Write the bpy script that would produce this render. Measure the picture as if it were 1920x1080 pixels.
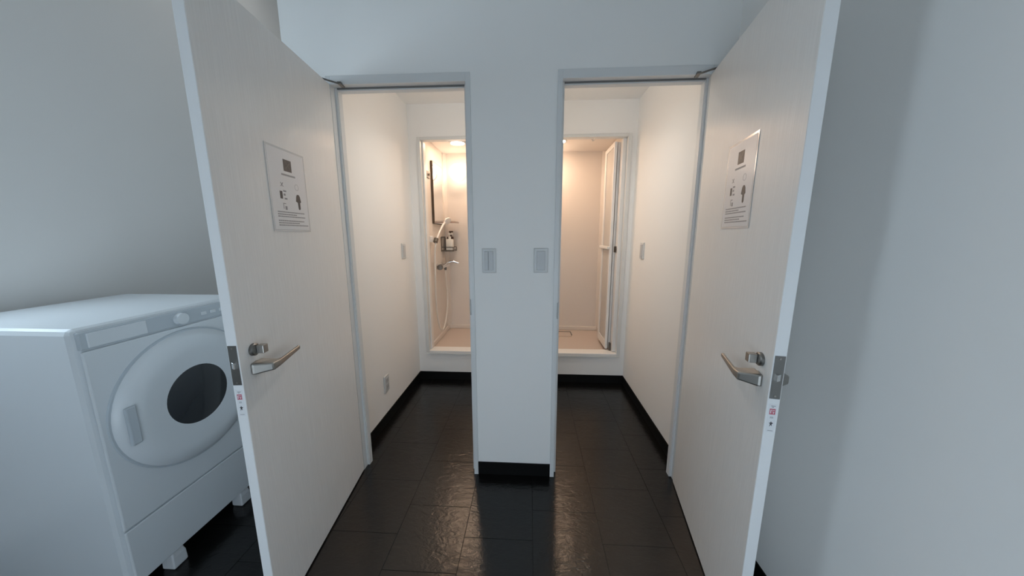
import bpy, bmesh, math, random
from mathutils import Vector, Matrix
random.seed(7)
for o in list(bpy.data.objects): bpy.data.objects.remove(o, do_unlink=True)
scene = bpy.context.scene
C = scene.collection

# ------------------------------------------------------------------ camera
FPX, PITCH, YAW, ROLL, CAMH = 591.9, 0.1689, -0.0554, -0.0013, 1.3195
cam_data = bpy.data.cameras.new('camera'); cam = bpy.data.objects.new('camera', cam_data); C.objects.link(cam)
cam_data.sensor_width = 36.0; cam_data.lens = 36.0 * FPX / 1920.0; cam_data.clip_start = 0.02
fw = Vector((math.sin(YAW)*math.cos(PITCH), math.cos(YAW)*math.cos(PITCH), -math.sin(PITCH)))
rt = Vector((math.cos(YAW), -math.sin(YAW), 0)); up = rt.cross(fw)
r2 = rt*math.cos(ROLL) + up*math.sin(ROLL); u2 = -rt*math.sin(ROLL) + up*math.cos(ROLL)
cam.matrix_world = Matrix(((r2.x, u2.x, -fw.x, 0), (r2.y, u2.y, -fw.y, 0), (r2.z, u2.z, -fw.z, CAMH), (0, 0, 0, 1)))
scene.camera = cam

# ------------------------------------------------------------------ view + world + large lights
scene.view_settings.view_transform = 'Standard'; scene.view_settings.look = 'None'
scene.view_settings.gamma = 1.0; scene.view_settings.use_curve_mapping = False
scene.view_settings.exposure = 0.36
scene.cycles.max_bounces = 14; scene.cycles.diffuse_bounces = 8
world = bpy.data.worlds.new('world'); scene.world = world; world.use_nodes = True
wb = world.node_tree.nodes['Background']
wb.inputs[0].default_value = (0.72, 0.86, 1.0, 1); wb.inputs[1].default_value = 0.6

def area_light(name, loc, aim, sx, sy, power, col):
    d = bpy.data.lights.new(name, 'AREA'); d.shape = 'RECTANGLE'; d.size = sx; d.size_y = sy
    d.energy = power; d.color = col
    o = bpy.data.objects.new(name, d); C.objects.link(o); o.location = loc
    o.rotation_euler = (Vector(aim)-Vector(loc)).to_track_quat('-Z', 'Y').to_euler()
    return o
# daylight through the window behind the viewer and through the window in the left wall
area_light('daylight_back_window', (-0.25, -0.93, 0.62), (-0.25, 1.5, 0.62), 1.4, 0.95, 5.0, (0.78, 0.90, 1.0))
area_light('daylight_side_window', (-2.07, 0.70, 1.63), (0, 0.70, 1.63), 0.66, 0.66, 6.4, (0.72, 0.88, 1.0))

# ------------------------------------------------------------------ materials
def mat(name, col, rough=0.5, metal=0.0, emit=None, estr=0.0, coat=0.0, trans=0.0, alpha=1.0, spec=0.5):
    m = bpy.data.materials.new(name); m.use_nodes = True
    b = m.node_tree.nodes['Principled BSDF']
    b.inputs['Base Color'].default_value = (*col, 1); b.inputs['Roughness'].default_value = rough
    b.inputs['Metallic'].default_value = metal; b.inputs['Coat Weight'].default_value = coat
    b.inputs['Coat Roughness'].default_value = 0.12
    b.inputs['Transmission Weight'].default_value = trans; b.inputs['Alpha'].default_value = alpha
    b.inputs['Specular IOR Level'].default_value = spec
    if emit: b.inputs['Emission Color'].default_value = (*emit, 1); b.inputs['Emission Strength'].default_value = estr
    return m
def bump(m, scale=(1, 1, 1), nscale=50, strength=0.1, dist=0.002, coord='Object', detail=4, colvar=None):
    nt = m.node_tree; b = nt.nodes['Principled BSDF']
    if coord == 'World':
        tc = nt.nodes.new('ShaderNodeNewGeometry'); out = tc.outputs['Position']
    else:
        tc = nt.nodes.new('ShaderNodeTexCoord'); out = tc.outputs[coord]
    mp = nt.nodes.new('ShaderNodeMapping'); mp.inputs['Scale'].default_value = scale
    nz = nt.nodes.new('ShaderNodeTexNoise'); nz.inputs['Scale'].default_value = nscale; nz.inputs['Detail'].default_value = detail
    bp = nt.nodes.new('ShaderNodeBump'); bp.inputs['Strength'].default_value = strength; bp.inputs['Distance'].default_value = dist
    nt.links.new(out, mp.inputs['Vector']); nt.links.new(mp.outputs[0], nz.inputs['Vector'])
    nt.links.new(nz.outputs['Fac'], bp.inputs['Height']); nt.links.new(bp.outputs[0], b.inputs['Normal'])
    if colvar:
        cr = nt.nodes.new('ShaderNodeValToRGB'); cr.color_ramp.elements[0].color = (*colvar[0], 1); cr.color_ramp.elements[1].color = (*colvar[1], 1)
        cr.color_ramp.elements[0].position = 0.3; cr.color_ramp.elements[1].position = 0.7
        nt.links.new(nz.outputs['Fac'], cr.inputs[0]); nt.links.new(cr.outputs[0], b.inputs['Base Color'])
    return m
M = {}
M['wall'] = bump(mat('white_wallpaper', (0.87, 0.865, 0.85), 0.75), nscale=260, strength=0.12, dist=0.001, coord='World')
M['ceiling'] = bump(mat('ceiling_paper', (0.85, 0.84, 0.82), 0.8), nscale=260, strength=0.1, dist=0.001, coord='World')
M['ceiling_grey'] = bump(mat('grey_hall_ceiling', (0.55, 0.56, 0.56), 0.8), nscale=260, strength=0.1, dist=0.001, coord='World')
M['door'] = bump(mat('white_grained_laminate', (0.74, 0.735, 0.72), 0.31), scale=(60, 60, 1.3), nscale=5.0, strength=0.3, dist=0.002,
                 colvar=((0.77, 0.765, 0.75), (0.84, 0.835, 0.82)))
M['door_edge'] = bump(mat('white_edge_band', (0.86, 0.87, 0.88), 0.4), nscale=80, strength=0.03)
M['frame'] = bump(mat('white_door_frame', (0.70, 0.71, 0.71), 0.4), nscale=60, strength=0.03)
M['gasket'] = bump(mat('grey_gasket', (0.16, 0.16, 0.16), 0.7), nscale=90, strength=0.05)
M['base'] = bump(mat('black_vinyl_skirting', (0.003, 0.003, 0.003), 0.6, spec=0.2), nscale=120, strength=0.05)
# dark slate vinyl
def slate(name):
    m = mat(name, (0.014, 0.0125, 0.012), 0.20, spec=0.55); nt = m.node_tree; b = nt.nodes['Principled BSDF']
    g = nt.nodes.new('ShaderNodeNewGeometry'); oi = nt.nodes.new('ShaderNodeObjectInfo')
    ad = nt.nodes.new('ShaderNodeVectorMath'); ad.operation = 'MULTIPLY_ADD'; ad.inputs[1].default_value = (1, 1, 1)
    sc = nt.nodes.new('ShaderNodeVectorMath'); sc.operation = 'SCALE'; sc.inputs[0].default_value = (9, 5, 3)
    nt.links.new(oi.outputs['Random'], sc.inputs['Scale'])
    nt.links.new(g.outputs['Position'], ad.inputs[0]); nt.links.new(sc.outputs[0], ad.inputs[2])
    mp = nt.nodes.new('ShaderNodeMapping'); mp.inputs['Scale'].default_value = (1.0, 1.9, 1.0); nt.links.new(ad.outputs[0], mp.inputs['Vector'])
    n1 = nt.nodes.new('ShaderNodeTexNoise'); n1.inputs['Scale'].default_value = 22; n1.inputs['Detail'].default_value = 6; n1.inputs['Distortion'].default_value = 0.7
    n2 = nt.nodes.new('ShaderNodeTexNoise'); n2.inputs['Scale'].default_value = 90; n2.inputs['Detail'].default_value = 3
    nt.links.new(mp.outputs[0], n1.inputs['Vector']); nt.links.new(mp.outputs[0], n2.inputs['Vector'])
    mx = nt.nodes.new('ShaderNodeMath'); mx.operation = 'MULTIPLY_ADD'; mx.inputs[1].default_value = 0.3
    nt.links.new(n2.outputs['Fac'], mx.inputs[0]); nt.links.new(n1.outputs['Fac'], mx.inputs[2])
    bp = nt.nodes.new('ShaderNodeBump'); bp.inputs['Strength'].default_value = 0.3; bp.inputs['Distance'].default_value = 0.006
    nt.links.new(mx.outputs[0], bp.inputs['Height']); nt.links.new(bp.outputs[0], b.inputs['Normal'])
    cr = nt.nodes.new('ShaderNodeValToRGB'); cr.color_ramp.elements[0].color = (0.0035, 0.0033, 0.0032, 1); cr.color_ramp.elements[1].color = (0.008, 0.0073, 0.007, 1)
    cr.color_ramp.elements[0].position = 0.3; cr.color_ramp.elements[1].position = 0.75
    nt.links.new(n1.outputs['Fac'], cr.inputs[0]); nt.links.new(cr.outputs[0], b.inputs['Base Color'])
    return m
M['slate'] = slate('dark_slate_vinyl')
M['grout'] = bump(mat('black_joint', (0.006, 0.0055, 0.005), 0.6), nscale=150, strength=0.1, coord='World')
M['nickel'] = bump(mat('satin_nickel', (0.38, 0.365, 0.34), 0.36, 1.0), nscale=300, strength=0.02)
M['nickel_dark'] = bump(mat('dark_satin_nickel', (0.22, 0.215, 0.205), 0.42, 1.0), nscale=300, strength=0.02)
M['chrome'] = bump(mat('chrome', (0.75, 0.75, 0.75), 0.12, 1.0), nscale=100, strength=0.005)
M['plastic'] = bump(mat('white_plastic', (0.74, 0.74, 0.73), 0.4), nscale=150, strength=0.02)
M['plate'] = bump(mat('switch_plastic', (0.63, 0.64, 0.64), 0.4), nscale=150, strength=0.02)
M['rocker'] = bump(mat('switch_rocker', (0.52, 0.53, 0.54), 0.35), nscale=150, strength=0.02)
M['slot'] = bump(mat('dark_slot', (0.03, 0.03, 0.03), 0.6), nscale=100, strength=0.02)
M['laminate'] = bump(mat('laminated_paper', (0.74, 0.74, 0.75), 0.34, coat=0.12), nscale=8, strength=0.05, dist=0.004)
M['film'] = bump(mat('laminate_film', (0.60, 0.61, 0.62), 0.18, coat=0.6), nscale=20, strength=0.03)
M['ink'] = bump(mat('black_ink', (0.05, 0.05, 0.055), 0.4), nscale=100, strength=0.01)
M['ink_soft'] = bump(mat('soft_black_ink', (0.085, 0.085, 0.09), 0.4), nscale=100, strength=0.01)
M['ink_grey'] = bump(mat('grey_ink', (0.26, 0.26, 0.27), 0.4), nscale=100, strength=0.01)
M['ink_faint'] = bump(mat('faint_ink', (0.5, 0.5, 0.51), 0.4), nscale=100, strength=0.01)
M['red'] = bump(mat('red_ink', (0.55, 0.12, 0.17), 0.4), nscale=100, strength=0.01)
M['sticker'] = bump(mat('sticker_paper', (0.82, 0.83, 0.85), 0.35), nscale=100, strength=0.01)
M['unit'] = bump(mat('shower_panel', (0.75, 0.70, 0.65), 0.32), nscale=14, strength=0.03, coord='World')
M['unit_white'] = bump(mat('shower_white_trim', (0.82, 0.81, 0.79), 0.35), nscale=30, strength=0.02)
M['pan'] = bump(mat('shower_pan', (0.60, 0.51, 0.45), 0.5), nscale=60, strength=0.15, coord='World')
M['casing'] = bump(mat('shower_casing', (0.70, 0.71, 0.70), 0.4), nscale=50, strength=0.02)
M['frost'] = bump(mat('frosted_panel', (0.80, 0.77, 0.73), 0.4, trans=0.35), nscale=120, strength=0.12)
M['mirror'] = bump(mat('mirror_glass', (0.86, 0.86, 0.86), 0.02, 1.0), nscale=2, strength=0.0)
M['bronze'] = bump(mat('dark_bronze', (0.10, 0.075, 0.055), 0.4, 0.6), nscale=80, strength=0.02)
M['taupe'] = bump(mat('taupe_plastic', (0.30, 0.26, 0.22), 0.5), nscale=80, strength=0.02)
M['shelf'] = bump(mat('smoked_shelf', (0.30, 0.20, 0.17), 0.2, coat=0.3), nscale=30, strength=0.02)
M['caddy'] = bump(mat('dark_caddy_wire', (0.16, 0.145, 0.125), 0.35, 0.7), nscale=80, strength=0.02)
M['bottle_white'] = bump(mat('white_bottle', (0.72, 0.72, 0.68), 0.35), nscale=30, strength=0.02)
M['bottle_brown'] = bump(mat('brown_bottle', (0.06, 0.022, 0.012), 0.3), nscale=30, strength=0.02)
M['hose'] = bump(mat('ivory_hose', (0.78, 0.74, 0.68), 0.35), scale=(1, 1, 400), nscale=3, strength=0.05)
M['globe'] = bump(mat('glowing_globe', (0.9, 0.88, 0.82), 0.3, emit=(1.0, 0.78, 0.60), estr=5.5), nscale=4, strength=0.0)
M['dome'] = bump(mat('glowing_dome', (0.9, 0.88, 0.82), 0.3, emit=(1.0, 0.69, 0.47), estr=84), nscale=4, strength=0.0)
M['down'] = bump(mat('downlight_lens', (0.9, 0.88, 0.82), 0.3, emit=(1.0, 0.9, 0.78), estr=6), nscale=4, strength=0.0)
M['passage_fill'] = bump(mat('passage_fill_glow', (0.9, 0.9, 0.9), 0.3, emit=(1.0, 0.97, 0.94), estr=8), nscale=4, strength=0.0)  # glow of the fill lamp added in the left passage
M['washer'] = bump(mat('washer_white', (0.66, 0.70, 0.73), 0.35), nscale=30, strength=0.015)
M['washer_grey'] = bump(mat('washer_grey', (0.48, 0.53, 0.57), 0.3), nscale=30, strength=0.015)
M['washer_glass'] = bump(mat('washer_smoked_glass', (0.02, 0.025, 0.03), 0.08, coat=0.5), nscale=5, strength=0.0)
M['foot'] = bump(mat('white_foot_block', (0.62, 0.64, 0.66), 0.5), nscale=60, strength=0.03)
M['winglass'] = bump(mat('window_frosted_glass', (0.8, 0.88, 0.95), 0.3, trans=0.6, emit=(0.75, 0.88, 1.0), estr=0.8), nscale=40, strength=0.02)

# ------------------------------------------------------------------ mesh helpers
def bx(bm, x0, x1, y0, y1, z0, z1, ch=0.0):
    """box; ch chamfers every edge"""
    if x1 < x0: x0, x1 = x1, x0
    if y1 < y0: y0, y1 = y1, y0
    if z1 < z0: z0, z1 = z1, z0
    r = bmesh.ops.create_cube(bm, size=1.0)
    vs = r['verts']
    for v in vs:
        v.co = Vector(((x0+x1)/2 + v.co.x*(x1-x0), (y0+y1)/2 + v.co.y*(y1-y0), (z0+z1)/2 + v.co.z*(z1-z0)))
    if ch > 0:
        es = list({e for v in vs for e in v.link_edges})
        bmesh.ops.bevel(bm, geom=es, offset=ch, segments=2, affect='EDGES', profile=0.5)
    return bm
def loft(bm, secs, cap=True, closed=True):
    rings = [[bm.verts.new(p) for p in s] for s in secs]
    n = len(rings[0])
    for a, b in zip(rings, rings[1:]):
        for i in range(n if closed else n-1):
            bm.faces.new((a[i], a[(i+1) % n], b[(i+1) % n], b[i]))
    if cap and closed:
        bm.faces.new(rings[0][::-1]); bm.faces.new(rings[-1])
    return bm
def frame_of(t):
    t = t.normalized(); a = Vector((0, 0, 1)) if abs(t.z) < 0.9 else Vector((1, 0, 0))
    u = t.cross(a).normalized(); return u, t.cross(u).normalized()
def tube(bm, pts, r, n=10, radii=None):
    pts = [Vector(p) for p in pts]; secs = []; pu = None
    for i, p in enumerate(pts):
        t = (pts[min(i+1, len(pts)-1)] - pts[max(i-1, 0)])
        u, w = frame_of(t)
        if pu is not None:
            u = (pu - t.normalized()*pu.dot(t.normalized())).normalized(); w = t.normalized().cross(u)
        pu = u; rr = radii[i] if radii else r
        secs.append([p + u*rr*math.cos(2*math.pi*k/n) + w*rr*math.sin(2*math.pi*k/n) for k in range(n)])
    return loft(bm, secs)
def lathe(bm, prof, c, axis='Z', n=32):
    """prof list of (r, h) along axis from c"""
    ax = {'X': Vector((1, 0, 0)), 'Y': Vector((0, 1, 0)), 'Z': Vector((0, 0, 1)), '-Y': Vector((0, -1, 0)), '-Z': Vector((0, 0, -1))}[axis] if isinstance(axis, str) else Vector(axis).normalized()
    u, w = frame_of(ax); c = Vector(c)
    return loft(bm, [[c + ax*h + (u*math.cos(2*math.pi*k/n) + w*math.sin(2*math.pi*k/n))*max(r, 1e-4) for k in range(n)] for r, h in prof])
def prism(bm, poly, fn, a, b):
    """poly of 2-D points, fn(p, q, h) -> 3-D, from h=a to h=b"""
    return loft(bm, [[fn(p, q, a) for p, q in poly], [fn(p, q, b) for p, q in poly]])
def smoothpath(pts, n=8):
    pts = [Vector(p) for p in pts]; out = []
    P = [pts[0]*2-pts[1]] + pts + [pts[-1]*2-pts[-2]]
    for i in range(1, len(P)-2):
        for k in range(n):
            t = k/n; a, b, c, d = P[i-1], P[i], P[i+1], P[i+2]
            out.append(0.5*((2*b) + (c-a)*t + (2*a-5*b+4*c-d)*t*t + (3*b-a-3*c+d)*t**3))
    out.append(pts[-1]); return out
def obj(name, bm, m, parent=None, smooth=False, bevel=0):
    bmesh.ops.recalc_face_normals(bm, faces=bm.faces[:])
    me = bpy.data.meshes.new(name); bm.to_mesh(me); bm.free()
    me.materials.append(M[m] if isinstance(m, str) else m)
    if smooth:
        for p in me.polygons: p.use_smooth = True
        try: me.set_sharp_from_angle(angle=math.radians(40))
        except Exception: pass
    o = bpy.data.objects.new(name, me); C.objects.link(o)
    if parent: o.parent = parent
    if bevel:
        bv = o.modifiers.new('bevel', 'BEVEL'); bv.width = bevel; bv.segments = 2; bv.limit_method = 'ANGLE'
    return o
def nb(): return bmesh.new()
def box(name, x0, x1, y0, y1, z0, z1, m, parent=None, ch=0.0): return obj(name, bx(nb(), x0, x1, y0, y1, z0, z1, ch), m, parent)
def thing(name, label, cat, loc=(0, 0, 0), rz=0, group=None, kind=None):
    o = bpy.data.objects.new(name, None); C.objects.link(o); o.location = loc; o.rotation_euler = (0, 0, rz)
    o.empty_display_size = 0.05
    return tag(o, label, cat, group, kind)
def tag(o, label=None, cat=None, group=None, kind=None):
    if label: o['label'] = label
    if cat: o['category'] = cat
    if group: o['group'] = group
    if kind: o['kind'] = kind
    return o
def struct(o, label): return tag(o, label, None, None, 'structure')

# ------------------------------------------------------------------ room measures
WY, WB = 1.558, 1.612            # front wall: face, back
LW, RW, BW = -2.10, 0.885, -0.96  # far left wall, right wall, wall behind the viewer
CZ, AZ = 3.35, 2.35               # ceilings: hall, anterooms
AL, AR, AY = -1.0, 0.84, 2.70    # anteroom left wall, right wall, back wall
PL, PR = -0.13, -0.02            # partition between the anterooms
HZ = 2.04                        # frame top

# floor slab and tiles
fl = struct(box('floor', LW-0.1, RW+0.1, BW-0.1, 3.62, -0.12, -0.004, 'grout'), 'dark slate-look tiled floor running from the hall into both anterooms')
tw, tl, g = 0.302, 0.308, 0.0008
def tile_mesh():
    bm = nb(); a, b = tw/2-g/2, tl/2-g/2; c = 0.0008
    def ring(ix, z): return [(-a+ix, -b+ix, z), (a-ix, -b+ix, z), (a-ix, b-ix, z), (-a+ix, b-ix, z)]
    loft(bm, [ring(0, -0.004), ring(0, -0.0006), ring(c, 0.0)])
    bmesh.ops.recalc_face_normals(bm, faces=bm.faces[:])
    me = bpy.data.meshes.new('tile'); bm.to_mesh(me); bm.free(); me.materials.append(M['slate']); return me
tmesh = tile_mesh()
for i in range(-5, 5):
    y0 = 1.331 if i % 2 == 0 else 1.177
    for j in range(-7, 5):
        y = y0 + tl*(j+0.5)
        if y > 2.80: continue
        t = bpy.data.objects.new('tile', tmesh); C.objects.link(t); t.parent = fl
        t.location = (-0.58 + tw*(i+0.5), y, 0)

# hall walls
bm = nb()
bx(bm, -1.145, -0.95, WY, WB, 0, CZ); bx(bm, -0.275, 0.1206, WY, WB, 0, CZ); bx(bm, 0.81, RW, WY, WB, 0, CZ)
bx(bm, -0.95, -0.275, WY, WB, HZ, CZ); bx(bm, 0.1206, 0.81, WY, WB, HZ, CZ)
struct(obj('wall_front', bm, 'wall'), 'white papered wall with two doorways and a narrow pier between them')
bm = nb()   # far left wall with a window opening
wy0, wy1, wz0, wz1 = 0.33, 1.07, 1.25, 2.01
bx(bm, LW-0.1, LW, BW, wy0, 0, CZ); bx(bm, LW-0.1, LW, wy1, 3.62, 0, CZ); bx(bm, LW-0.1, LW, wy0, wy1, 0, wz0); bx(bm, LW-0.1, LW, wy0, wy1, wz1, CZ)
struct(obj('wall_left', bm, 'wall'), 'white wall behind the washing machine')
struct(box('wall_right', RW, RW+0.1, BW, WB, 0, CZ, 'wall'), 'white wall right behind the right open door')
bm = nb()
vx0, vx1, vz0, vz1 = -1.00, 0.50, 0.10, 1.15
bx(bm, LW-0.1, vx0, BW-0.1, BW, 0, CZ); bx(bm, vx1, RW+0.1, BW-0.1, BW, 0, CZ); bx(bm, vx0, vx1, BW-0.1, BW, 0, vz0); bx(bm, vx0, vx1, BW-0.1, BW, vz1, CZ)
struct(obj('wall_back', bm, 'wall'), 'white wall behind the viewer with a wide window')
struct(box('wall_corridor_end', LW, -1.145, 3.52, 3.62, 0, CZ, 'wall'), 'white wall closing the passage on the left')
struct(box('ceiling', LW-0.1, RW+0.1, BW-0.1, 3.62, CZ, CZ+0.1, 'ceiling_grey'), 'grey ceiling of the hall')
# windows
w1 = struct(bpy.data.objects.new('window_1', None), 'wide white-framed window behind the viewer'); C.objects.link(w1)
bm = nb()
for a in (vx0, (vx0+vx1)/2-0.03, vx1-0.06): bx(bm, a, a+0.06, BW-0.08, BW-0.02, vz0, vz1)
for a in (vz0, vz1-0.06): bx(bm, vx0, vx1, BW-0.08, BW-0.02, a, a+0.06)
obj('window_frame', bm, 'frame', w1)
for a in (vx0+0.06, (vx0+vx1)/2+0.03): box('pane', a, a+(vx1-vx0)/2-0.09, BW-0.055, BW-0.05, vz0+0.06, vz1-0.06, 'winglass', w1)
w2 = struct(bpy.data.objects.new('window_2', None), 'white-framed window in the left wall above the washing machine'); C.objects.link(w2)
bm = nb()
for a in (wy0, wy1-0.05): bx(bm, LW-0.08, LW-0.02, a, a+0.05, wz0, wz1)
for a in (wz0, wz1-0.05): bx(bm, LW-0.08, LW-0.02, wy0, wy1, a, a+0.05)
obj('window_frame', bm, 'frame', w2)
box('pane', LW-0.055, LW-0.05, wy0+0.05, wy1-0.05, wz0+0.05, wz1-0.05, 'winglass', w2)

# anteroom walls
struct(box('wall_anteroom_left', -1.145, AL, WB, 3.52, 0, CZ, 'wall'), 'white side wall of the left anteroom with switch and socket')
struct(box('wall_anteroom_right', AR, RW+0.1, WB, 3.52, 0, CZ, 'wall'), 'white side wall of the right anteroom with one switch')
struct(box('wall_partition', PL, PR, WB, 3.56, 0, AZ+0.05, 'wall'), 'white partition between the two anterooms')
SO = {'L': (-0.928, -0.19), 'R': (0.045, 0.798)}       # shower openings
SZ0, SZ1 = 0.253, 2.10
for nm, x0, x1, k in (('left', AL, PL, 'L'), ('right', PR, AR, 'R')):
    a, b = SO[k]; bm = nb()
    bx(bm, x0, a, AY, AY+0.05, 0, AZ); bx(bm, b, x1, AY, AY+0.05, 0, AZ)
    bx(bm, a, b, AY, AY+0.05, 0, SZ0); bx(bm, a, b, AY, AY+0.05, SZ1, AZ)
    struct(obj('wall_anteroom_back_'+nm, bm, 'wall'), 'white back wall of the %s anteroom around the shower opening' % nm)
    struct(box('ceiling_anteroom_'+nm, x0, x1, WB, AY, AZ, AZ+0.05, 'ceiling'), 'white ceiling of the %s anteroom' % nm)
# skirtings
bh, bt = 0.073, 0.006
def skirting(name, label, *args): return struct(box(name, *args, 'base'), label)
skirting('baseboard_pier', 'black skirting at the foot of the pier between the doors', -0.275, 0.1206, WY-bt, WY, 0, bh)
skirting('baseboard_front', 'black skirting at the left end of the front wall', -1.145, -0.95, WY-bt, WY, 0, bh)
skirting('baseboard_right', 'black skirting along the wall behind the right door', RW-bt, RW, BW, WY, 0, bh)
skirting('baseboard_left', 'black skirting along the wall behind the washing machine', LW, LW+bt, BW, 3.52, 0, bh)
skirting('baseboard_anteroom_left', 'black skirting along the side wall of the left anteroom', AL, AL+bt, WB, AY, 0, bh)
skirting('baseboard_anteroom_right', 'black skirting along the side wall of the right anteroom', AR-bt, AR, WB, AY, 0, bh)
skirting('baseboard_shower_left', 'black skirting below the left shower opening', AL+bt, PL, AY-bt, AY, 0, bh)
skirting('baseboard_shower_right', 'black skirting below the right shower opening', PR, AR-bt, AY-bt, AY, 0, bh)

# door frames (trim_1 left, trim_2 right)
FY0, FY1, SY = 1.549, 1.622, 1.588      # frame front, frame back, stop front
def doorframe(name, label, xo0, xo1, hinge_left, strike_z):
    o = struct(bpy.data.objects.new(name, None), label); C.objects.link(o)
    w, s = 0.022, 0.034
    for part, xo, sg in (('jamb', xo0, 1), ('jamb', xo1, -1)):
        bm = nb(); bx(bm, xo, xo+sg*w, FY0, SY, 0, HZ); bx(bm, xo, xo+sg*s, SY+0.0005, FY1, 0, HZ)
        j = obj(part, bm, 'frame', o, bevel=0.0012)
        is_strike = (sg == -1) == hinge_left
        box('gasket', xo+sg*w, xo+sg*(s-0.003), SY-0.005, SY, 0.01, HZ-0.04, 'frame', j)
        if is_strike:
            box('strike_plate', xo+sg*(w-0.004), xo+sg*(w+0.0025), FY0-0.002, SY-0.008, strike_z-0.04, strike_z+0.04, 'nickel_dark', j)
    bm = nb(); bx(bm, xo0+w, xo1-w, FY0, SY, HZ-0.038, HZ); bx(bm, xo0+s, xo1-s, SY+0.0005, FY1, HZ-0.05, HZ)
    h = obj('head', bm, 'frame', o, bevel=0.0012)
    box('gasket', xo0+s, xo1-s, SY-0.006, SY, HZ-0.044, HZ-0.038, 'gasket', h)
    return o
doorframe('trim_1', 'white frame of the left doorway', -0.95, -0.275, True, 0.954)
doorframe('trim_2', 'white frame of the right doorway', 0.1206, 0.81, False, 0.94)

# ------------------------------------------------------------------ doors
def make_door(name, label, P, Q, m, length, side):
    """local x runs from the hinge to the free edge; the visible face lies at y=0 and looks towards m*y"""
    d = Vector((Q[0]-P[0], Q[1]-P[1])); ang = math.atan2(d.y, d.x)
    o = struct(bpy.data.objects.new(name, None), label); C.objects.link(o)
    o.location = (P[0], P[1], 0); o.rotation_euler = (0, 0, ang)
    T = 0.03; ztop, zbot = 2.0, 0.008
    obj('leaf', bx(nb(), 0, length-0.0006, 0, -m*T, zbot, ztop), 'door', o, bevel=0.0015)
    box('edge_band', length-0.0006, length, -m*0.0012, -m*(T-0.0012), zbot, ztop, 'door_edge', o)
    sh = length - 0.056         # spindle position
    zc = 0.908
    for face in (1, -1):        # lever on either face
        def Lp(s, p, z): return (s, (m*p) if face == 1 else (-m*(T+p)), z)
        bm = nb()
        lathe(bm, [(0.0, -0.001), (0.019, -0.001), (0.019, 0.003), (0.0, 0.003)], Lp(sh-0.004, 0.001, zc+0.003), axis=(0, m*face, 0), n=28)
        lev = obj('lever_rose', bm, 'nickel', o, smooth=True)
        bm = nb()
        z0 = zc
        secs = []
        #      inner s, inner p, outer s, outer p, zlow, zhigh
        for si, pi, so, po, zl, zh in ((sh-0.030, 0.0, sh+0.022, 0.0, -0.016, 0.022),
                                       (sh-0.032, 0.010, sh+0.020, 0.010, -0.016, 0.020),
                                       (sh-0.048, 0.034, sh-0.008, 0.050, -0.013, 0.012),
                                       (sh-0.062, 0.038, sh-0.036, 0.051, -0.010, 0.010),
                                       (sh-0.172, 0.026, sh-0.172, 0.036, -0.001, 0.012)):
            secs.append([Lp(si, pi, z0+zl), Lp(so, po, z0+zl), Lp(so, po, z0+zh), Lp(si, pi, z0+zh)])
        loft(bm, secs)
        obj('lever', bm, 'nickel', o, bevel=0.0048)
        bm = nb()
        zt = 0.968
        lathe(bm, [(0.0, 0.0), (0.0195, 0.0), (0.0195, 0.007), (0.0165, 0.010), (0.0, 0.010)], Lp(sh, 0.0, zt), axis=(0, m*face, 0), n=28)
        tr = obj('lock_rose', bm, 'nickel_dark', o, smooth=True)
        if face == 1:
            a, b = Lp(sh-0.020, 0.010, zt-0.013), Lp(sh+0.002, 0.032, zt+0.013)
            bm = nb(); bx(bm, a[0], b[0], a[1], b[1], a[2], b[2])
            obj('thumb_turn', bm, 'nickel', tr, bevel=0.002)
    # lock face plate, latch, sticker-side hardware on the free edge
    box('face_plate', length, length+0.0015, -m*0.003, -m*0.027, 0.878, 1.0, 'nickel_dark', o)
    bm = nb(); y0, y1 = -m*0.009, -m*0.021
    loft(bm, [[(length, y0, 0.929), (length, y1, 0.929), (length, y1, 0.951), (length, y0, 0.951)],
              [(length+0.012, y0, 0.931), (length+0.004, y1, 0.931), (length+0.004, y1, 0.949), (length+0.012, y0, 0.949)]])
    obj('latch_bolt', bm, 'chrome', o, bevel=0.001)
    bm = nb()
    for z in (0.886, 0.992): lathe(bm, [(0.0, 0), (0.003, 0), (0.0026, 0.0012), (0.0, 0.0012)], (length+0.0015, -m*0.015, z), axis='X', n=14)
    obj('plate_screws', bm, 'nickel', o)
    return o, length
PLd, QLd = (-0.925, 1.540), (-0.864, 0.980)
PRd, QRd = (0.779, 1.546), (0.691, 1.054)
doorL, lenL = make_door('door_1', 'white grained door standing open on the left with satin nickel lever', PLd, QLd, 1, 0.712, 'L')
doorR, lenR = make_door('door_2', 'white grained door standing open on the right with satin nickel lever', PRd, QRd, -1, 0.722, 'R')
def on_door(P, Q, s, p, z, m):
    d = Vector((Q[0]-P[0], Q[1]-P[1])).normalized(); n = Vector((-d.y, d.x))*m
    return Vector((P[0]+d.x*s+n.x*p, P[1]+d.y*s+n.y*p, z))
# top stays (folding arm between leaf top and frame head)
for P, Q, m, hx, dr in ((PLd, QLd, 1, -0.868, doorL), (PRd, QRd, -1, 0.715, doorR)):
    inv = (Matrix.Translation(dr.location) @ Matrix.Rotation(dr.rotation_euler.z, 4, 'Z')).inverted()
    a = inv @ on_door(P, Q, 0.045, -0.012, 2.004, m); b = inv @ Vector((hx, 1.560, 2.002))
    bm = nb(); t = (b-a); t.z = 0; t.normalize(); n = Vector((-t.y, t.x, 0))*0.006
    loft(bm, [[a-n, a+n, a+n+Vector((0, 0, .003)), a-n+Vector((0, 0, .003))], [b-n, b+n, b+n+Vector((0, 0, .003)), b-n+Vector((0, 0, .003))]])
    arm = obj('stay_arm', bm, 'nickel_dark', dr)
    e = b - t*0.012
    obj('stay_foot', bx(nb(), e.x-0.022, e.x+0.022, e.y-0.008, e.y+0.008, 1.998, 2.0065), 'nickel_dark', arm)

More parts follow.
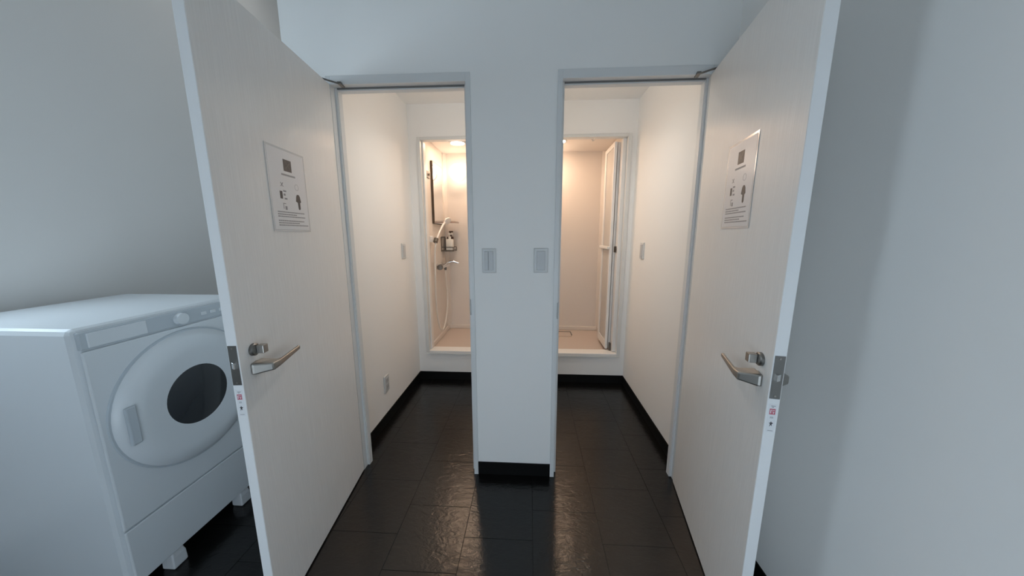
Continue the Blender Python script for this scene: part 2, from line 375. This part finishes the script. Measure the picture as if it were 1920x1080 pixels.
# ------------------------------------------------------------------ posters
def make_poster(label, P, Q, m, s0, s1, z0, z1):
    d = Vector((Q[0]-P[0], Q[1]-P[1])); ang = math.atan2(d.y, d.x)
    o = thing('poster', label, 'poster', (P[0], P[1], 0), ang, 'posters on the open doors')
    base = 0.0008
    def F(u, v, h):   # u left->right as read, v top->bottom
        s = (s1-(s1-s0)*u) if m == 1 else (s0+(s1-s0)*u)
        return (s, m*(base+h), z1-(z1-z0)*v)
    def rect(bm, u0, u1, v0, v1, h0, h1): prism(bm, [(u0, v0), (u1, v0), (u1, v1), (u0, v1)], F, h0, h1)
    def disc(bm, u, v, ru, h0, h1, n=24, ru0=None):
        asp = (s1-s0)/(z1-z0)
        prism(bm, [(u+ru*math.cos(2*math.pi*k/n), v+ru*asp*math.sin(2*math.pi*k/n)) for k in range(n)], F, h0, h1)
    bm = nb(); rect(bm, 0, 1, 0, 1, 0, 0.0008); obj('laminate_sheet', bm, 'film', o)
    bm = nb(); rect(bm, 0.035, 0.965, 0.025, 0.975, 0.0008, 0.0012); pg = obj('paper', bm, 'laminate', o)
    h0, h1 = 0.0012, 0.0014
    bm = nb(); rect(bm, 0.40, 0.61, 0.125, 0.265, h0, h1); em = obj('emblem', bm, 'ink', pg)
    bm = nb()
    prism(bm, [(0.43, 0.235), (0.50, 0.185), (0.57, 0.15), (0.585, 0.157), (0.52, 0.20), (0.45, 0.25)], F, h1, h1+0.0002)
    prism(bm, [(0.44, 0.15), (0.47, 0.145), (0.53, 0.20), (0.565, 0.235), (0.55, 0.242), (0.50, 0.205)], F, h1, h1+0.0002)
    obj('emblem_strokes', bm, 'ink_soft', em)
    rnd = random.Random(3)
    bm = nb()           # heading, too blurred to read: a row of character-sized marks
    u = 0.33
    while u < 0.67:
        wv = 0.026; rect(bm, u, u+wv*0.8, 0.300, 0.322, h0, h1); u += wv
    obj('heading', bm, 'ink_grey', pg)
    bm = nb()           # cross
    for a in (1, -1):
        prism(bm, [(0.27, 0.435-a*0.022), (0.285, 0.435-a*0.026), (0.345, 0.435+a*0.022), (0.33, 0.435+a*0.026)], F, h0+(a > 0)*0.0001, h1+(a > 0)*0.0001)
    obj('cross_mark', bm, 'ink_grey', pg)
    bm = nb(); n = 28   # ring
    asp = (s1-s0)/(z1-z0)
    for k in range(n):
        a0, a1 = 2*math.pi*k/n, 2*math.pi*(k+1)/n
        prism(bm, [(0.70+r*math.cos(a), 0.435+r*asp*math.sin(a)) for r, a in ((0.055, a0), (0.055, a1), (0.044, a1), (0.044, a0))], F, h0, h1)
    obj('ring_mark', bm, 'ink_faint', pg)
    bm = nb(); rect(bm, 0.235, 0.30, 0.515, 0.605, h0, h1); obj('tool_picture', bm, 'ink', pg)
    bm = nb(); rect(bm, 0.325, 0.40, 0.50, 0.52, h0, h1); rect(bm, 0.325, 0.375, 0.54, 0.565, h0, h1); rect(bm, 0.34, 0.41, 0.59, 0.61, h0, h1)
    obj('small_picture', bm, 'ink_grey', pg)
    bm = nb(); rect(bm, 0.29, 0.305, 0.655, 0.725, h0, h1); rect(bm, 0.305, 0.36, 0.655, 0.664, h0, h1); rect(bm, 0.335, 0.385, 0.69, 0.735, h0, h1)
    obj('box_picture', bm, 'ink_grey', pg)
    bm = nb()           # plug-shaped picture under the ring
    prism(bm, [(0.66, 0.55), (0.685, 0.525), (0.735, 0.525), (0.765, 0.55), (0.785, 0.615), (0.755, 0.628), (0.755, 0.70), (0.735, 0.718), (0.705, 0.715), (0.695, 0.70), (0.69, 0.628), (0.64, 0.615)], F, h0, h1)
    obj('plug_picture', bm, 'ink', pg)
    for v, ue in ((0.757, 0.85), (0.785, 0.62), (0.811, 0.86), (0.862, 0.82), (0.889, 0.68), (0.916, 0.93)):
        bm = nb(); u = 0.13
        while u < ue:
            wv = rnd.uniform(0.02, 0.045); rect(bm, u, min(u+wv, ue), v, v+0.013, h0, h1); u += wv+0.007
        obj('text_line', bm, 'ink_grey', pg)
    return o
make_poster('laminated notice with dark emblem on the left open door', PLd, QLd, 1, 0.278, 0.494, 1.330, 1.621)
make_poster('laminated notice catching warm glare on the right open door', PRd, QRd, -1, 0.284, 0.498, 1.338, 1.630)
# stickers on the door edges
def make_sticker(label, P, Q, m, length):
    d = Vector((Q[0]-P[0], Q[1]-P[1])); ang = math.atan2(d.y, d.x)
    o = thing('sticker', label, 'sticker', (P[0], P[1], 0), ang, 'stickers on the door edges')
    yc, hw = -m*0.015, 0.0095; z1, z0 = 0.862, 0.778
    def F(u, v, h): return (length+0.0002+h, yc + (u-0.5)*2*hw*(1 if m == 1 else 1), z1-(z1-z0)*v)
    def rect(bm, u0, u1, v0, v1, h0, h1): prism(bm, [(u0, v0), (u1, v0), (u1, v1), (u0, v1)], F, h0, h1)
    bm = nb(); rect(bm, 0, 1, 0, 1, 0, 0.0005); obj('label_paper', bm, 'sticker', o)
    h0, h1 = 0.0005, 0.0007
    bm = nb(); rect(bm, 0.14, 0.86, 0.16, 0.36, h0, h1); rm = obj('red_mark', bm, 'red', o)
    bm = nb(); rect(bm, 0.24, 0.76, 0.20, 0.215, h1, h1+0.0002); rect(bm, 0.24, 0.34, 0.215, 0.32, h1, h1+0.0002); rect(bm, 0.45, 0.76, 0.26, 0.275, h1, h1+0.0002); rect(bm, 0.6, 0.68, 0.275, 0.33, h1, h1+0.0002)
    obj('white_strokes', bm, 'sticker', rm)
    for q in ((0.25, 0.8, 0.055, 0.075), (0.35, 0.6, 0.095, 0.115), (0.3, 0.7, 0.44, 0.455), (0.3, 0.7, 0.475, 0.49), (0.2, 0.85, 0.93, 0.945)):
        bm = nb(); rect(bm, *q, h0, h1); obj('text_line', bm, 'ink_grey', o)
    bm = nb(); prism(bm, [(0.5, 0.60), (0.58, 0.64), (0.8, 0.66), (0.62, 0.70), (0.68, 0.78), (0.52, 0.73), (0.34, 0.80), (0.42, 0.70), (0.25, 0.66), (0.44, 0.65)], F, h0, h1)
    obj('figure_mark', bm, 'ink', o)
    return o
make_sticker('small white and red sticker below the lock on the left door edge', PLd, QLd, 1, lenL)
make_sticker('small white and red sticker below the lock on the right door edge', PRd, QRd, -1, lenR)

# ------------------------------------------------------------------ switches and socket
def wall_plate(name, label, cat, origin, n, group, kind):
    """plate 70 x 120 on a wall with outward normal n"""
    n = Vector(n); u = Vector((0, 0, 1)).cross(n).normalized()
    o = thing(name, label, cat, origin, 0, group)
    def F(a, b, h): return tuple(u*a + Vector((0, 0, 1))*b + n*h)
    def slab(bm, a0, a1, b0, b1, h0, h1, inset=0.0):
        loft(bm, [[F(a0, b0, h0), F(a1, b0, h0), F(a1, b1, h0), F(a0, b1, h0)],
                  [F(a0, b0, h1-inset), F(a1, b0, h1-inset), F(a1, b1, h1-inset), F(a0, b1, h1-inset)],
                  [F(a0+inset, b0+inset, h1), F(a1-inset, b0+inset, h1), F(a1-inset, b1-inset, h1), F(a0+inset, b1-inset, h1)]])
    bm = nb(); slab(bm, -0.035, 0.035, -0.06, 0.06, 0.0005, 0.009, 0.003); obj('cover_plate', bm, 'plate', o, bevel=0.001)
    if kind == 'double':
        for a0, a1 in ((-0.0215, -0.0035), (-0.0025, 0.0215)):
            bm = nb(); slab(bm, a0, a1, -0.047, 0.047, 0.0085, 0.0135, 0.0015); r = obj('rocker', bm, 'rocker', o)
            bm = nb(); slab(bm, a1-0.006, a1-0.003, 0.030, 0.038, 0.0135, 0.0138); obj('marker', bm, 'ink_faint', r)
    elif kind == 'single':
        bm = nb(); slab(bm, -0.0205, 0.0205, -0.046, 0.046, 0.0085, 0.0135, 0.0015); r = obj('rocker', bm, 'rocker', o)
        bm = nb(); slab(bm, 0.008, 0.012, 0.030, 0.038, 0.0135, 0.0138); obj('marker', bm, 'ink_faint', r)
    else:
        for zc in (0.022, -0.022):
            bm = nb(); slab(bm, -0.02, 0.02, zc-0.018, zc+0.018, 0.0085, 0.011, 0.001); r = obj('socket_insert', bm, 'rocker', o)
            for a in (-0.0065, 0.0065):
                bm = nb(); slab(bm, a-0.001, a+0.001, zc-0.006, zc+0.006, 0.011, 0.0112); obj('slot', bm, 'slot', r)
    return o
wall_plate('light_switch', 'wall switch on the pier beside the left doorway', 'light switch', (-0.199, WY, 1.190), (0, -1, 0), 'wall switches', 'double')
wall_plate('light_switch', 'wall switch on the pier beside the right doorway', 'light switch', (0.056, WY, 1.192), (0, -1, 0), 'wall switches', 'single')
wall_plate('light_switch', 'slim switch on the side wall of the left anteroom', 'light switch', (AL, 2.462, 1.190), (1, 0, 0), 'wall switches', 'single')
wall_plate('light_switch', 'slim switch on the side wall of the right anteroom', 'light switch', (AR, 2.412, 1.197), (-1, 0, 0), 'wall switches', 'single')
wall_plate('wall_socket', 'white socket low on the side wall of the left anteroom', 'socket', (AL, 2.023, 0.288), (1, 0, 0), None, 'socket')

# ------------------------------------------------------------------ recessed downlights (out of view, in the anteroom ceilings)
for x, lab in ((-0.29, 'round recessed downlight in the left anteroom ceiling'), (0.14, 'round recessed downlight in the right anteroom ceiling')):
    o = thing('downlight', lab, 'light', (x, 2.10, AZ), 0, 'anteroom downlights')
    bm = nb(); lathe(bm, [(0.058, -0.0005), (0.062, -0.004), (0.05, -0.006), (0.047, -0.0005)], (0, 0, 0), n=32); obj('trim_ring', bm, 'plastic', o, smooth=True)
    bm = nb(); lathe(bm, [(0.0, -0.001), (0.047, -0.001), (0.047, -0.002), (0.0, -0.003)], (0, 0, 0), n=32); obj('lens', bm, 'down', o)
    d = bpy.data.lights.new('downlight_beam', 'SPOT'); d.energy = 16.5; d.color = (1.0, 0.94, 0.86); d.spot_size = math.radians(146); d.spot_blend = 1.0; d.shadow_soft_size = 0.03
    lo = bpy.data.objects.new('downlight_beam', d); C.objects.link(lo); lo.parent = o; lo.location = (0, 0, -0.03)

# ------------------------------------------------------------------ shower stalls
def make_stall(label, a, b, ix0, ix1, leaf):
    o = thing('shower_stall', label, 'shower stall', ((ix0+ix1)/2, 3.1, 0), 0, 'shower stalls')
    ox, oy = -(ix0+ix1)/2, -3.1
    def B(name, x0, x1, y0, y1, z0, z1, m, parent=o, ch=0.0): return box(name, x0+ox, x1+ox, y0+oy, y1+oy, z0, z1, m, parent, ch)
    Yf, Yb, Zf, Zc = 2.752, 3.50, 0.245, 2.165
    B('pan', ix0, ix1, 2.79, Yb, 0.15, Zf, 'pan')
    # raised upstand around the pan
    bm = nb(); s = 0.018
    for x0, x1, y0, y1 in ((ix0, ix0+s, 2.79, Yb), (ix1-s, ix1, 2.79, Yb), (ix0+s, ix1-s, Yb-s, Yb)):
        bx(bm, x0+ox, x1+ox, y0+oy, y1+oy, Zf, Zf+0.045, 0.005)
    obj('upstand', bm, 'unit', o)
    B('wall_panel', ix0-0.02, ix0, Yf, Yb+0.02, 0.15, Zc, 'unit')
    B('wall_panel', ix1, ix1+0.02, Yf, Yb+0.02, 0.15, Zc, 'unit')
    B('wall_panel', ix0, ix1, Yb, Yb+0.02, 0.15, Zc, 'unit')
    B('ceiling_panel', ix0-0.02, ix1+0.02, Yf, Yb+0.02, Zc, Zc+0.02, 'unit')
    bm = nb(); cs = 0.035           # angled corner strips
    for cx, sg in ((ix0, 1), (ix1, -1)):
        loft(bm, [[(cx+ox, Yb+oy, z), (cx+sg*cs+ox, Yb+oy, z), (cx+sg*cs+ox, Yb-0.006+oy, z), (cx+sg*0.006+ox, Yb-cs+oy, z), (cx+ox, Yb-cs+oy, z)] for z in (Zf+0.045, Zc)])
    obj('corner_strip', bm, 'unit', o)
    # opening frame, front casing and sill
    w = 0.028
    for x0, x1 in ((a, a+w), (b-w, b)):
        B('casing_post', x0, x1, AY-0.012, AY+0.052, SZ0, SZ1, 'casing', ch=0.002)
    B('casing_head', a+w, b-w, AY-0.012, AY+0.052, SZ1-0.024, SZ1, 'casing', ch=0.002)
    for x0, x1 in ((a+w, a+w+0.012), (b-w-0.03, b-w)):
        B('inner_jamb', x0, x1, AY+0.03, AY+0.09, SZ0+0.03, SZ1-0.024, 'unit_white', ch=0.002)
    B('sill', a+w, b-w, AY-0.016, 2.795, SZ0+0.002, SZ0+0.026, 'unit_white', ch=0.003)
    B('sill_lip', a, b, AY-0.018, AY-0.001, SZ0-0.006, SZ0+0.002, 'casing', ch=0.0015)
    # round ceiling vent
    if leaf:
        # two leaves of the folding door, folded back into the stall
        for nm, x0, x1, yo in (('folding_leaf', 0.694, 0.716, 0.0), ('folding_leaf', 0.724, 0.744, 0.012)):
            y0, y1, z0, z1, st = 2.80+yo, 3.13-yo, 0.285, 2.068, 0.055
            bm = nb()
            bx(bm, x0+ox, x1+ox, y0+oy, y0+0.03+oy, z0, z1, 0.002); bx(bm, x0+ox, x1+ox, y1-st+oy, y1+oy, z0, z1, 0.002)
            bx(bm, x0+ox, x1+ox, y0+0.03+oy, y1-st+oy, z1-0.035, z1, 0.002); bx(bm, x0+ox, x1+ox, y0+0.03+oy, y1-st+oy, z0, z0+0.07, 0.002)
            lf = obj(nm, bm, 'unit_white', o)
            B('panel', x0+0.007, x1-0.007, y0+0.03, y1-st, z0+0.07, z1-0.035, 'frost', lf)
            if yo == 0.0:
                B('pull_bar', x0-0.02, x0, y0+0.008, y1-0.002, 1.188, 1.213, 'unit_white', lf, ch=0.005)
        B('latch_knob', 0.722, 0.736, 2.752, 2.772, 1.165, 1.215, 'bronze')
        B('pivot_block', 0.722, 0.737, 2.762, 2.79, 0.281, 0.35, 'caddy')
        B('track_edge', 0.7415, 0.7455, 2.735, 2.80, 0.30, SZ1-0.024, 'unit_white')
    return o
make_stall('warm-lit shower stall with mirror and globe lamp behind the left doorway', *SO['L'], -0.930, -0.155, False)
make_stall('warm-lit shower stall with folded white door behind the right doorway', *SO['R'], 0.005, 0.780, True)

# globe wall lamps
for x, lab in ((-0.750, 'glowing round globe lamp on the back wall of the left shower'), (0.18, 'glowing round globe lamp on the back wall of the right shower')):
    o = thing('wall_lamp', lab, 'lamp', (x, 3.5, 1.950), 0, 'shower globe lamps')
    bm = nb(); lathe(bm, [(0.0, 0.0), (0.06, 0.0), (0.06, 0.012), (0.045, 0.022), (0.042, 0.05), (0.0, 0.05)], (0, -0.0005, 0), axis='-Y', n=32); obj('base', bm, 'plastic', o, smooth=True)
    bm = nb(); bmesh.ops.create_uvsphere(bm, u_segments=32, v_segments=18, radius=0.086)
    for v in bm.verts: v.co = Vector((v.co.x, v.co.y*0.85-0.118, v.co.z))
    obj('globe', bm, 'globe', o, smooth=True)
# round ceiling light in each stall
for x, lab in ((-0.68, 'round white ceiling light in the left shower'), (0.255, 'round white ceiling light in the right shower')):
    o = thing('ceiling_light', lab, 'light', (x, 3.10, 2.165), 0, 'shower ceiling lights')
    bm = nb(); lathe(bm, [(0.0, 0.0005), (0.082, 0.0005), (0.082, 0.006), (0.074, 0.011), (0.066, 0.011), (0.062, 0.006), (0.0, 0.006)], (0, 0, 0), axis='-Z', n=36); obj('trim_ring', bm, 'plastic', o, smooth=True)
    bm = nb(); lathe(bm, [(0.0, 0.0065), (0.0615, 0.0065), (0.060, 0.009), (0.0, 0.010)], (0, 0, 0), axis='-Z', n=28); obj('lens', bm, 'dome', o, smooth=True)
# small ceiling hook in the right stall
o = thing('ceiling_hook', 'tiny hook on the ceiling of the right shower', 'hook', (0.552, 3.0, 2.165))
bm = nb(); lathe(bm, [(0.0, 0.0005), (0.012, 0.0005), (0.010, 0.010), (0.0, 0.010)], (0, 0, 0), axis='-Z', n=18); obj('hook_base', bm, 'caddy', o)
bm = nb(); tube(bm, smoothpath([(0, 0, -0.008), (-0.010, 0, -0.022), (-0.004, 0, -0.036), (0.010, 0, -0.030), (0.016, 0, -0.016)], 5), 0.004, 8); obj('hook_wire', bm, 'plastic', o, smooth=True)
# drain cover in the right stall
o = thing('drain_cover', 'flat drain cover on the floor of the right shower', 'drain cover', (0.36, 3.32, 0.245))
bm = nb(); bx(bm, -0.095, 0.095, -0.075, 0.075, 0.0008, 0.006, 0.002); obj('cover', bm, 'pan', o)
bm = nb(); bx(bm, -0.099, 0.099, 0.0755, 0.086, 0.0008, 0.009); bx(bm, 0.0955, 0.103, -0.03, 0.086, 0.0008, 0.009); obj('seal', bm, 'caddy', o)

# ------------------------------------------------------------------ fittings on the left stall's side wall (x = -0.93)
SX = -0.930
o = thing('wall_mirror', 'tall narrow mirror with dark edge on the left shower wall', 'mirror', (SX, 3.2, 1.42))
bm = nb(); bx(bm, 0.003, 0.022, -0.165, 0.15, 0.0, 0.575); obj('mirror_body', bm, 'bronze', o, bevel=0.001)
bm = nb(); bx(bm, 0.0222, 0.0235, -0.161, 0.146, 0.004, 0.571); obj('mirror_glass', bm, 'mirror', o)
o = thing('robe_hook', 'small grey-brown square hook plate beside the shower mirror', 'hook', (SX, 2.925, 1.85))
bm = nb(); bx(bm, 0.0005, 0.014, -0.055, 0.055, -0.03, 0.03, 0.004); obj('hook_plate', bm, 'taupe', o)
bm = nb(); lathe(bm, [(0.0, 0.014), (0.010, 0.014), (0.010, 0.026), (0.014, 0.032), (0.0, 0.034)], (0, 0, 0), axis='X', n=20); obj('hook_peg', bm, 'taupe', o, smooth=True)

o = thing('bottle_shelf', 'thin smoky shelf at the lower corner of the shower mirror', 'shelf', (SX, 3.37, 1.442))
bm = nb(); prism(bm, [(0.001, -0.07), (0.09, -0.07), (0.15, -0.03), (0.165, 0.085), (0.001, 0.085)], lambda p, q, h: (p, q, h), -0.004, 0.004); obj('shelf_plate', bm, 'shelf', o, bevel=0.0015)
bm = nb(); tube(bm, [(0.004, -0.065, 0.012), (0.09, -0.065, 0.012), (0.148, -0.028, 0.012), (0.16, 0.08, 0.012)], 0.003, 8); obj('guard_rail', bm, 'chrome', o)
bm = nb(); bx(bm, 0.001, 0.012, -0.02, 0.0, -0.04, -0.004, 0.002); obj('bracket', bm, 'shelf', o)

# shower set: mixer, hose, holder, handset
o = thing('shower_set', 'chrome mixer tap with ivory hose and hand shower in the left shower', 'shower', (SX, 3.2, 1.0))
def S(x, y, z): return (x-SX, y-3.2, z-1.0)
bm = nb(); tube(bm, [S(SX+0.055, 3.06, 1.0), S(SX+0.055, 3.34, 1.0)], 0.022, 18); mx = obj('mixer_body', bm, 'chrome', o, smooth=True)
for y in (3.12, 3.28):
    bm = nb(); lathe(bm, [(0.0, 0.0008), (0.03, 0.0008), (0.03, 0.008), (0.016, 0.014), (0.016, 0.05), (0.0, 0.05)], S(SX, y, 1.0), axis='X', n=22); obj('wall_flange', bm, 'chrome', mx, smooth=True)
bm = nb(); lathe(bm, [(0.0, 0.0), (0.026, 0.0), (0.028, 0.02), (0.024, 0.045), (0.0, 0.047)], S(SX+0.055, 3.06, 1.0), axis='-Y', n=22); obj('temperature_knob', bm, 'nickel_dark', mx, smooth=True)
bm = nb(); tube(bm, smoothpath([S(SX+0.055, 3.28, 1.01), S(SX+0.08, 3.29, 1.028), S(SX+0.13, 3.30, 1.034), S(SX+0.18, 3.31, 1.018)], 5), 0.012, 12); obj('spout', bm, 'chrome', mx, smooth=True)
bm = nb(); lathe(bm, [(0.0, 0.0), (0.013, 0.0), (0.012, 0.028), (0.0, 0.03)], S(SX+0.055, 3.24, 0.98), axis='-Z', n=18); obj('hose_outlet', bm, 'nickel_dark', mx, smooth=True)
bm = nb()
pts = smoothpath([S(SX+0.055, 3.24, 0.955), S(SX+0.055, 3.26, 0.80), S(SX+0.05, 3.30, 0.62), S(SX+0.045, 3.24, 0.44), S(SX+0.04, 3.12, 0.345), S(SX+0.035, 3.01, 0.42), S(SX+0.035, 2.945, 0.62), S(SX+0.04, 2.925, 0.90), S(SX+0.045, 2.93, 1.15), S(SX+0.05, 2.95, 1.235)], 8)
tube(bm, pts, 0.0085, 10); obj('hose', bm, 'hose', o, smooth=True)
bm = nb(); bx(bm, *[v for ab in zip(S(SX+0.0008, 2.905, 1.245), S(SX+0.03, 2.965, 1.305)) for v in ab], 0.006); hd = obj('handset_holder', bm, 'unit_white', o)
bm = nb(); lathe(bm, [(0.018, -0.02), (0.021, -0.02), (0.021, 0.02), (0.018, 0.02)], S(SX+0.05, 2.955, 1.262), axis=(0.1, 0.5, 0.8), n=20); obj('holder_ring', bm, 'caddy', hd, smooth=True)
bm = nb(); hp = smoothpath([S(SX+0.05, 2.95, 1.235), S(SX+0.056, 3.01, 1.305), S(SX+0.066, 3.08, 1.365), S(SX+0.078, 3.15, 1.42), S(SX+0.09, 3.19, 1.447)], 6)
tube(bm, hp, 0.013, 12, radii=[0.008+0.003*i/(len(hp)-1) for i in range(len(hp))]); hs = obj('handset', bm, 'unit_white', o, smooth=True)
bm = nb(); lathe(bm, [(0.0, -0.018), (0.02, -0.018), (0.036, 0.004), (0.037, 0.014), (0.030, 0.018), (0.0, 0.018)], S(SX+0.10, 3.20, 1.455), axis=(0.7, -0.45, -0.5), n=28); obj('spray_head', bm, 'unit_white', hs, smooth=True)

# caddy with two bottles
cy, cz = 3.375, 1.140
o = thing('bottle_caddy', 'small dark wire caddy on the shower wall holding two bottles', 'caddy', (SX, cy, cz))
bm = nb(); bx(bm, 0.004, 0.13, -0.075, 0.075, 0.0, 0.006, 0.002); obj('tray', bm, 'caddy', o)
def wire(name, pts, r=0.0035):
    bm = nb(); tube(bm, pts, r, 8); obj(name, bm, 'caddy', o, smooth=True)
for z in (0.012, 0.045): wire('rail', [(0.004, -0.075, z), (0.13, -0.075, z), (0.13, 0.075, z), (0.004, 0.075, z)])
for y in (-0.075, 0.075): wire('upright', [(0.006, y, 0.0), (0.006, y, 0.15)], 0.005)
for y in (-0.075, 0.075): wire('corner_post', [(0.13, y, 0.003), (0.13, y, 0.045)])
wire('top_rail', [(0.006, -0.075, 0.15), (0.006, 0.075, 0.15)], 0.005)
def bottle(label, x, y, z, m, pump, h, w, dd, headm):
    o = thing('pump_bottle', label, 'bottle', (x, y, z), 0, 'bottles in the shower caddy')
    def ring(sx, sy, zz, n=24):
        return [(sx*math.copysign(abs(math.cos(2*math.pi*k/n))**0.5, math.cos(2*math.pi*k/n)), sy*math.copysign(abs(math.sin(2*math.pi*k/n))**0.5, math.sin(2*math.pi*k/n)), zz) for k in range(n)]
    bm = nb(); loft(bm, [ring(w*0.94, dd*0.94, 0.0005), ring(w, dd, 0.006), ring(w, dd, h-0.012), ring(w*0.9, dd*0.9, h-0.003), ring(0.012, 0.012, h), ring(0.012, 0.012, h+0.008)])
    obj('body', bm, m, o, smooth=True)
    bm = nb(); lathe(bm, [(0.0, h+0.006), (0.015, h+0.006), (0.015, h+0.022), (0.006, h+0.024), (0.006, h+0.045), (0.0, h+0.045)], (0, 0, 0), n=20); obj('collar', bm, headm, o, smooth=True)
    bm = nb(); bx(bm, -0.013, 0.030, -0.012, 0.012, h+0.043, h+0.058, 0.004); obj('pump_head', bm, headm, o)
bottle('white pump bottle standing in front in the shower caddy', SX+0.085, cy-0.035, cz+0.006, 'bottle_white', True, 0.125, 0.039, 0.030, 'bottle_white')
bottle('dark brown pump bottle standing behind the white one', SX+0.075, cy+0.04, cz+0.006, 'bottle_brown', True, 0.15, 0.034, 0.028, 'bottle_brown')

# ------------------------------------------------------------------ washing machine left of the left door
wx, wy0_, wy1_, zb, zt = -1.40, 0.85, 1.45, 0.07, 1.03
o = thing('washing_machine', 'white front-loading washing machine standing behind the left open door', 'washing machine', (wx-0.31, 1.15, 0))
def Wp(x, y, z): return (x-(wx-0.31), y-1.15, z)
def WB_(name, x0, x1, y0, y1, z0, z1, m, parent=o, bevel=0.0):
    bm = nb(); a, b = Wp(x0, y0, z0), Wp(x1, y1, z1); bx(bm, a[0], b[0], a[1], b[1], a[2], b[2]); return obj(name, bm, m, parent, bevel=bevel)
WB_('body', wx-0.62, wx-0.004, wy0_, wy1_, zb, zt, 'washer', bevel=0.018)
WB_('kick_panel', wx-0.004, wx+0.006, wy0_+0.012, wy1_-0.012, zb+0.008, 0.294, 'washer', bevel=0.004)
WB_('front_panel', wx-0.004, wx+0.006, wy0_+0.012, wy1_-0.012, 0.300, 0.955, 'washer', bevel=0.004)
cp = WB_('control_panel', wx-0.02, wx+0.004, wy0_+0.012, wy1_-0.012, 0.96, zt-0.012, 'washer_grey', bevel=0.004)
bm = nb(); lathe(bm, [(0.0, 0.0), (0.024, 0.0), (0.022, 0.016), (0.0, 0.018)], Wp(wx+0.004, 1.15, 0.988), axis='X', n=24); obj('dial', bm, 'washer', cp, smooth=True)
for k in range(4):
    bm = nb(); a = Wp(wx+0.003, 1.23+k*0.04, 0.98); bx(bm, a[0], a[0]+0.005, a[1], a[1]+0.024, a[2], a[2]+0.014, 0.002); obj('button', bm, 'washer', cp)
WB_('detergent_drawer', wx-0.01, wx+0.006, wy0_+0.03, wy0_+0.19, 0.963, zt-0.018, 'washer', cp, bevel=0.003)
c0 = Wp(wx+0.006, 1.15, 0.67)
bm = nb(); lathe(bm, [(0.148, 0.0), (0.268, 0.0), (0.264, 0.012), (0.24, 0.03), (0.19, 0.036), (0.148, 0.026)], c0, axis='X', n=56); dr = obj('door_ring', bm, 'washer', o, smooth=True)
bm = nb(); lathe(bm, [(0.268, 0.0), (0.274, 0.0), (0.272, 0.006), (0.268, 0.006)], c0, axis='X', n=56); obj('ring_outline', bm, 'washer_grey', dr, smooth=True)  # thin grey line around the door ring
bm = nb(); lathe(bm, [(0.0, 0.008), (0.147, 0.008), (0.147, 0.020), (0.11, 0.028), (0.0, 0.034)], c0, axis='X', n=48); obj('door_glass', bm, 'washer_glass', dr, smooth=True)
bm = nb(); a = Wp(wx+0.034, 0.905, 0.60); bx(bm, a[0], a[0]+0.012, a[1], a[1]+0.03, a[2], a[2]+0.14, 0.004); obj('door_grip', bm, 'washer_grey', dr)
for x, y in ((wx-0.025, wy0_+0.15), (wx-0.025, wy1_-0.15), (wx-0.55, wy0_+0.15), (wx-0.55, wy1_-0.15)):
    bm = nb(); a = Wp(x, y, 0); loft(bm, [[(a[0]+sx*r, a[1]+sy*r, z) for sx, sy in ((-1, -1), (1, -1), (1, 1), (-1, 1))] for r, z in ((0.023, 0.0005), (0.026, 0.008), (0.025, 0.05), (0.020, zb+0.002))])
    obj('foot', bm, 'foot', o, bevel=0.004)

# unseen fill lamp, added to brighten the left wall and passage
o = thing('fill_lamp', 'round flat fill lamp, added out of view to brighten the passage on the left', 'lamp', (-1.62, 2.3, CZ))
bm = nb(); lathe(bm, [(0.0, 0.0005), (0.14, 0.0005), (0.14, 0.03), (0.125, 0.04), (0.0, 0.04)], (0, 0, 0), axis='-Z', n=36); obj('lamp_body', bm, 'plastic', o, smooth=True)
bm = nb(); lathe(bm, [(0.0, 0.0405), (0.12, 0.0405), (0.10, 0.052), (0.0, 0.056)], (0, 0, 0), axis='-Z', n=36); obj('diffuser', bm, 'passage_fill', o, smooth=True)
